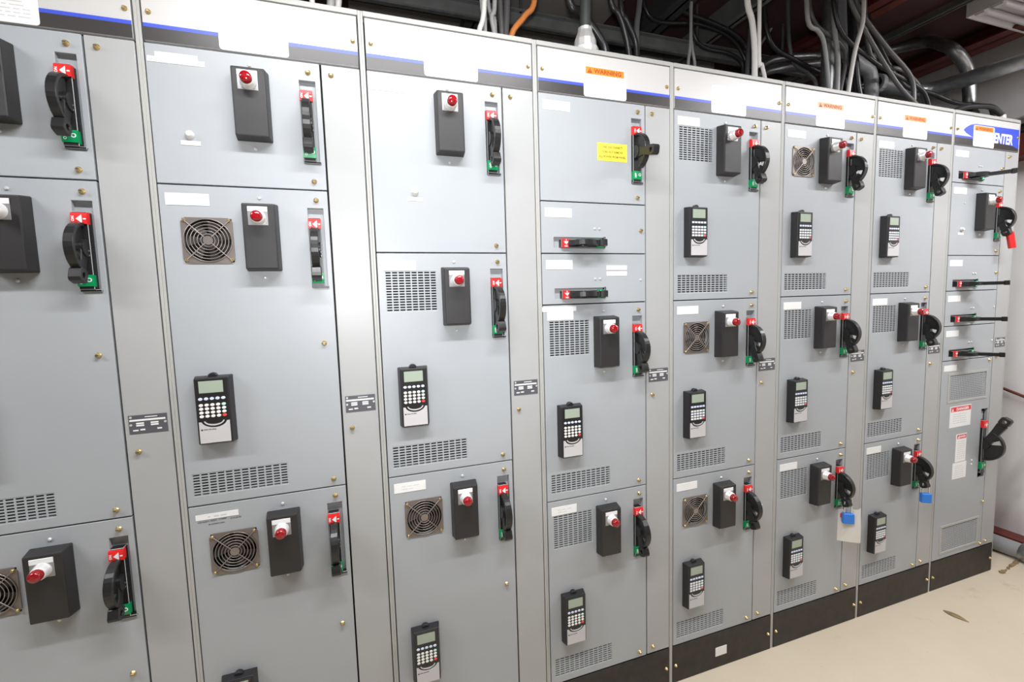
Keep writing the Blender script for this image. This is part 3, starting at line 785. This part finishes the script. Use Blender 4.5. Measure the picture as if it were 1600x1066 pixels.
def cable(name, label, pts, r, mt, cat='cable', group=None, ground=True, n=8):
    P = [Vector(p) for p in pts]
    if ground: P = P + [Vector((P[-1].x, P[-1].y, 89.9))] if P[-1].z > 90.3 else P
    base = P[-1].copy() if ground else P[0].copy()
    b = MB(); b.tube([p-base for p in P], r, mt, n)
    o = link(name, b.mesh(name), None, base); tag(o, label, cat, group); return o
def px(Y, *q): return [at(u, v, Y) for u, v in q]
# (pixels from top to bottom, depth, radius, material, label, group)
SLOT = {}
def rise(q, Y, r, mt, colr, sec):
    j = SLOT.get(sec, {6: 0, 5: 4, 4: 12, 3: 3}.get(sec, 0)); SLOT[sec] = j+1
    Y = (2.2 + 1.0*j) if sec < 4 else (1.8 + 0.66*j + (2.6 if j > 7 else 0))
    if mt == 'cable_pale' and sec > 3: Y = 1.3
    P = px(Y, *q); top = P[0]; P = [Vector((top.x + (P[0].x-P[1].x)*0.3, top.y, RZ+0.3))] + P if top.z < RZ-1 else P
    P = [p for p in P if p.z <= RZ+0.4]; sec = min(7, int(P[-1].x//20))
    cable('power_cable', f'{colr} cable rising from roof of {ORD[sec]} section from end wall', P, r, mt, 'cable', 'cables rising from the cabinet roofs')
rise([(486,-20),(490,14)], 5, 0.28, 'cable_pale', 'thin pale', 1)
rise([(517,-20),(513,22)], 6, 0.45, 'cable_grey', 'thick grey', 1)
rise([(528,-20),(523,20)], 3, 0.42, 'cable_pale', 'thick whitish', 1)
rise([(757,-4),(749,48)], 4, 0.32, 'cable_pale', 'thin pale', 2)
rise([(752,-4),(757,20),(758,49)], 6, 0.26, 'cable_grey', 'thin grey', 2)
rise([(773,-4),(768,25),(772,52)], 4, 0.3, 'cable_grey', 'thin grey', 2)
rise([(762,-4),(772,28),(774,52)], 7, 0.26, 'cable_grey', 'thin grey', 2)
rise([(781,-4),(784,54)], 5, 0.35, 'cable_dark', 'dark', 2)
rise([(792,-4),(790,54)], 6, 0.45, 'cable_dark', 'dark', 2)
rise([(836,-6),(820,25),(799,56)], 3, 0.4, 'cable_orange', 'bright orange', 2)
rise([(888,-6),(908,20),(934,54),(946,80)], 7, 0.55, 'cable_black', 'glossy black', 3)
rise([(953,-6),(966,21),(976,49),(983,86)], 7, 0.42, 'cable_black', 'glossy black', 3)
rise([(970,8),(978,30),(992,62),(995,90)], 9, 0.4, 'cable_black', 'glossy black', 3)
rise([(1000,-6),(995,41),(995,90)], 6, 0.42, 'cable_dark', 'dark', 3)
rise([(1079,60),(1075,104)], 12, 0.25, 'cable_grey', 'thin grey', 4)
rise([(1080,60),(1086,106)], 12, 0.25, 'cable_grey', 'thin grey', 4)
rise([(1167,-6),(1175,33),(1179,78),(1179,120)], 3, 0.42, 'cable_pale', 'thick whitish', 4)
rise([(1171,-6),(1180,36),(1176,78),(1183,120)], 4, 0.42, 'cable_black', 'glossy black', 4)
rise([(1175,-6),(1172,49),(1167,118)], 5, 0.4, 'cable_dark', 'dark', 4)
rise([(1233,0),(1205,45),(1184,80),(1184,120)], 4, 0.25, 'cable_grey', 'thin grey', 4)
rise([(1061,13),(1105,32),(1146,52),(1168,78),(1168,118)], 8, 0.4, 'cable_black', 'glossy black', 4)
rise([(1089,65),(1137,83),(1157,96),(1161,116)], 9, 0.35, 'cable_black', 'glossy black', 4)
rise([(1020,30),(1090,37),(1140,58),(1163,90),(1165,118)], 10, 0.35, 'cable_black', 'glossy black', 4)
rise([(1186,85),(1190,100),(1195,122)], 4, 0.28, 'cable_pale', 'thin pale', 4)
rise([(1262,30),(1278,48),(1288,70),(1296,145)], 7, 0.35, 'cable_grey', 'grey', 5)
rise([(1303,10),(1303,40),(1309,90),(1308,142)], 4, 0.4, 'cable_grey', 'grey', 5)
rise([(1270,30),(1310,66),(1322,90),(1313,142)], 6, 0.35, 'cable_dark', 'dark', 5)
rise([(1350,-6),(1348,35),(1336,80),(1325,146)], 3, 0.32, 'cable_pale', 'thin pale', 5)
rise([(1337,100),(1338,148)], 3, 0.35, 'cable_grey', 'grey', 5)
rise([(1290,-6),(1300,40),(1318,100),(1322,144)], 8, 0.35, 'cable_black', 'glossy black', 5)
rise([(1327,-6),(1352,48),(1400,128),(1432,164)], 5, 0.35, 'cable_dark', 'dark', 6)
rise([(1340,8),(1384,72),(1423,120),(1428,164)], 6, 0.38, 'cable_dark', 'dark', 6)
rise([(1310,40),(1360,92),(1400,117),(1440,140),(1452,170)], 7, 0.35, 'cable_black', 'glossy black', 6)
rise([(1360,86),(1410,110),(1436,135),(1446,166)], 8, 0.35, 'cable_dark', 'dark', 6)
rise([(1202,62),(1243,94),(1298,120),(1350,140),(1358,152)], 9, 0.4, 'cable_black', 'glossy black', 5)
rise([(1236,86),(1262,115),(1275,134)], 12, 0.35, 'cable_dark', 'dark', 5)
# lying on the roof
for i, dy in enumerate((4.2, 5.2, 6.2)):
    r = 0.42; P = [Vector((120+i, dy+0.5, RZ+0.2)), Vector((121.5+i, dy+0.3, 97.0-0.5*i)), Vector((123+i, dy+0.1, 90.7+r)), Vector((126, dy, 90.3+r)), Vector((129.5-i*0.6, dy, 90.15+r))]
    cable('loose_cable', 'black cable lying along roof of second section from end wall', P, r, 'cable_black', 'cable', 'black cables lying on a roof', ground=False)
ga, gb = at(1553, 187, 3.6), at(1565, 189, 1.8)
P = [Vector((at(1330, 60, 7).x, 7, RZ+0.2))] + px(6, (1400,120), (1456,146)) + px(4.5, (1494,161), (1535,165)) + [at(1548, 169, 3.8), Vector((ga.x, ga.y, 91.3))]
cable('control_cable', 'long black cable dropping to connector on the first section', P, 0.4, 'cable_black', ground=False)
P = [Vector((at(1500, 168, 2.6).x-3, 2.6, 90.5)), at(1505, 168, 2.6), at(1528, 166, 2.2), at(1550, 168, 1.9), Vector((gb.x, gb.y, 91.3))]
cable('control_cable', 'short thick black cable entering roof of the first section', P, 0.5, 'cable_black', ground=False)
for q, lb in ((ga, 'beige cable gland under the long black cable'), (gb, 'beige cable gland under the short thick cable')):
    g = MB(); g.ring((0,0,0), (0,0,1), [(0,0.75),(0.6,0.75),(0.7,0.65),(1.4,0.58)], 12, 'cable_pale', smooth=False); tag(link('cable_gland', g.mesh('cable_gland', 0.04, 1), None, (q.x, q.y, 89.95)), lb, 'gland')

def conduit(label, pts, r, mt='galvanized', name='conduit', n=14, sub=6):
    base = Vector(pts[-1]); b = MB(); b.tube([Vector(p)-base for p in pts], r, mt, n, sub); o = link(name, b.mesh(name), None, base); return tag(o, label, 'conduit')
# pipe with silver hub
tp = at(920, -6, 3); hb = at(914, 60, 3)
t = thing('hub_conduit', 'dark conduit entering roof through silver hub beside the orange cable', 'conduit', (hb.x, 3, 89.95))
link('hub', MB().ring((0,0,0), (0,0,1), [(0,1.75),(1.5,1.75),(1.6,1.5),(2.5,1.45),(3.7,0.95),(4.1,0.95)], 12, 'zinc', smooth=False).mesh('hub', 0.06, 1), t)
link('pipe', MB().tube([(0,0,3.5), (0.2,0,9), (tp.x-hb.x+0.5, 0.5, RZ-89.9)], 0.72, 'steel_dark', 14, 3).mesh('pipe'), t)
g = MB(); g.ring((0,0,0), (0,0,1), [(0,1.5),(0.5,1.5),(0.7,1.2)], 12, 'zinc'); tag(link('roof_cap', g.mesh('roof_cap'), None, (at(957,82,6).x, 6, 89.95)), 'small round zinc cap on roof right of silver hub', 'cap')
# vertical galvanized pipe
c0 = at(1293, 140, 8); conduit('straight galvanized pipe standing on third section from end wall', [(c0.x, 8, RZ+0.2), (c0.x, 8, 89.9)], 1.15, sub=1)
# elbow and wall conduits
e = px(6.5, (1492,80), (1511,108)); ex = at(1514, 165, 6.5).x
f0 = at(1290, 101, 26)
conduit('bent galvanized pipe curving down into the first section', [Vector((f0.x-1, 75.2, f0.z)), Vector((f0.x-0.5, 34, f0.z)), f0, at(1375, 82, 21), at(1445, 66, 14), at(1470, 69, 9.5), e[0], e[1], Vector((ex, 6.5, e[1].z-5)), Vector((ex, 6.5, 94))], 1.1)
t = thing('pipe_connector', 'black and white pipe connector on roof of the first section', 'connector', (ex, 6.5, 89.95))
link('nipple', MB().ring((0,0,0), (0,0,1), [(0,1.5),(0.4,1.5),(0.5,1.15),(2.2,1.15)], 14, 'white_metal').mesh('nipple'), t)
link('clamp', MB().ring((0,0,2.1), (0,0,1), [(0,1.75),(1.2,1.75),(1.3,1.5),(2.4,1.5)], 8, 'plastic_black', smooth=False).mesh('clamp', 0.05, 1), t)
conduit('big galvanized conduit ending open above second section from end wall', [(172.8, -10, 97.6), (158, -9.6, 97.5), (151.5, -7, 97.5), (150, -1, 97.6), (149.7, 5, 97.9), (148.6, 9.4, 98.1), (144.5, 11, 98.4), (137.2, 11, 98.6)], 1.35)
b = MB(); b.annulus((0,0,0), 1.75, 1.2, -0.9, 0.2, 16, 'conduit_pvc', 'x'); tag(link('conduit_bushing', b.mesh('conduit_bushing', 0.05, 1), None, (137.0, 11, 98.6)), 'grey ring bushing at open end of the big conduit', 'bushing')
for (y0, z0), (x1, y1) in (((11.55, 98.95), (126, 16.2)), ((10.45, 98.75), (123, 12.2)), ((11.1, 97.9), (120, 14.2))):
    P = [Vector((136.6, y0, z0)), Vector((133.5, y0+(y1-y0)*0.2, z0-0.4)), Vector(((133.5+x1)/2, y0+(y1-y0)*0.7, z0-3)), Vector((x1, y1, 90.5))]
    cable('feeder_cable', 'black cable drooping out of the big open conduit', P, 0.4, 'cable_black', 'cable', 'black cables out of the big conduit', ground=False)
for (a, c, Y, lb) in (((1201,101), (1284,88), 18, 'upper of two short shiny pipes above the third section'), ((1193,117), (1290,98), 15.5, 'lower of two short shiny pipes above the third section')):
    p, q = at(*a, Y), at(*c, Y); conduit(lb, [Vector((q.x+4, 75.2, q.z)), Vector((q.x+3, Y+8, q.z+0.5)), q, p-(q-p)*0.2, Vector((p.x-3, Y-3, 90.3))], 0.75, sub=4)
e = px(8, (1338,98), (1352,106), (1361,124)); conduit('short dark pipe elbow beside the thin pale cable', [Vector((e[0].x-4, 8.6, RZ+0.2)), Vector((e[0].x-2.6, 8.4, e[0].z+3)), e[0], e[1], e[2], Vector((e[2].x+0.3, 8, 89.9))], 1.1, 'conduit_pvc')

conduit('thick black cable running along top of the red wall girt', [(171.6, 60, 91.25), (171.6, 10, 91.25), (171.6, -60, 91.25)], 1.0, 'cable_black', 'wall_cable', sub=1)['category'] = 'cable'

# ------------------------------------------------------------------ floor items by the end wall
conduit('grey pipe along the floor beside the end wall', [(170.2, 70, 1.75), (170.2, -0.6, 1.75)], 1.7, 'conduit_pvc', 'floor_pipe', sub=1)
t = thing('pipe_fitting', 'pale grey fitting at end of the floor pipe', 'fitting', (170.2, -1.4, 0))
link('sleeve', MB().ring((0,1.2,1.75), (0,-1,0), [(0,1.95),(0.3,2.1),(2.2,2.1),(2.4,1.9),(4.4,1.9)], 16, 'galvanized').mesh('sleeve'), t)
link('foot', MB().box(-1.2, 1.2, -2.5, 0.4, 0.0, 0.6, 'galvanized').mesh('foot', 0.05, 1), t)
b = MB(); b.box(-3.6, 3.6, -1.0, 1.0, 0, 0.18, 'steel_dark'); b.box(-3.6, 3.6, -1.0, -0.82, 0, 0.9, 'steel_grey')
for i in range(3): b.cyl((-2.2+2.0*i, 0.2, 0.17), (0,0,1), 0.35, 0.05, 10, 'zinc')
o = link('steel_angle', b.mesh('steel_angle', 0.03, 1), None, (166.8, -5.4, 0.0), (0, 0, math.radians(22))); tag(o, 'short steel angle lying on floor beside the pipe fitting', 'bracket')
def litter(seed, n, L, W):
    rr = random.Random(seed); b = MB()
    for i in range(n):
        x = L*(i/(n-1)-0.5) if n > 1 else 0; a = rr.uniform(0, 3); s = rr.uniform(0.5, 1)*W
        pts = [(x + s*rr.uniform(0.7, 1.2)*math.cos(a+t_), s*0.7*rr.uniform(0.6, 1.2)*math.sin(a+t_)+rr.uniform(-.1, .1)) for t_ in (0, 1.05, 2.1, 3.14, 4.2, 5.2)]
        b.prism(pts, 'z', 0.0, rr.uniform(0.08, 0.25), 'debris')
    return b.mesh('litter', 0.02, 1)
tag(link('dirt_clump', litter(5, 9, 7.5, 0.75), None, (164.4, -0.9, 0), (0, 0, math.radians(8))), 'brown dirt along corner of the dark base at end wall', 'dirt')
def leaf():
    b = MB(); L = 3.6; v = []; n = 10
    for i in range(n+1):
        t_ = i/n; w_ = 0.55*math.sin(math.pi*t_**0.8)+0.02; z = 0.12+0.25*math.sin(math.pi*t_)
        v += [(L*(t_-0.5), -w_, 0.03+z*0.3), (L*(t_-0.5), 0, z), (L*(t_-0.5), w_, 0.03+z*0.4)]
    f = []
    for i in range(n):
        for j in range(2): f.append((3*i+j, 3*i+j+1, 3*i+4+j, 3*i+3+j))
    b.add(v, f, 'debris', True); b.add([(x, y, z-0.03) for x, y, z in v], [q[::-1] for q in f], 'debris', True)
    return b.mesh('dry_leaf')
tag(link('dry_leaf', leaf(), None, (136.5, -6.1, 0.0), (0, 0, math.radians(-83))), 'single curled brown leaf on the cream floor', 'leaf')
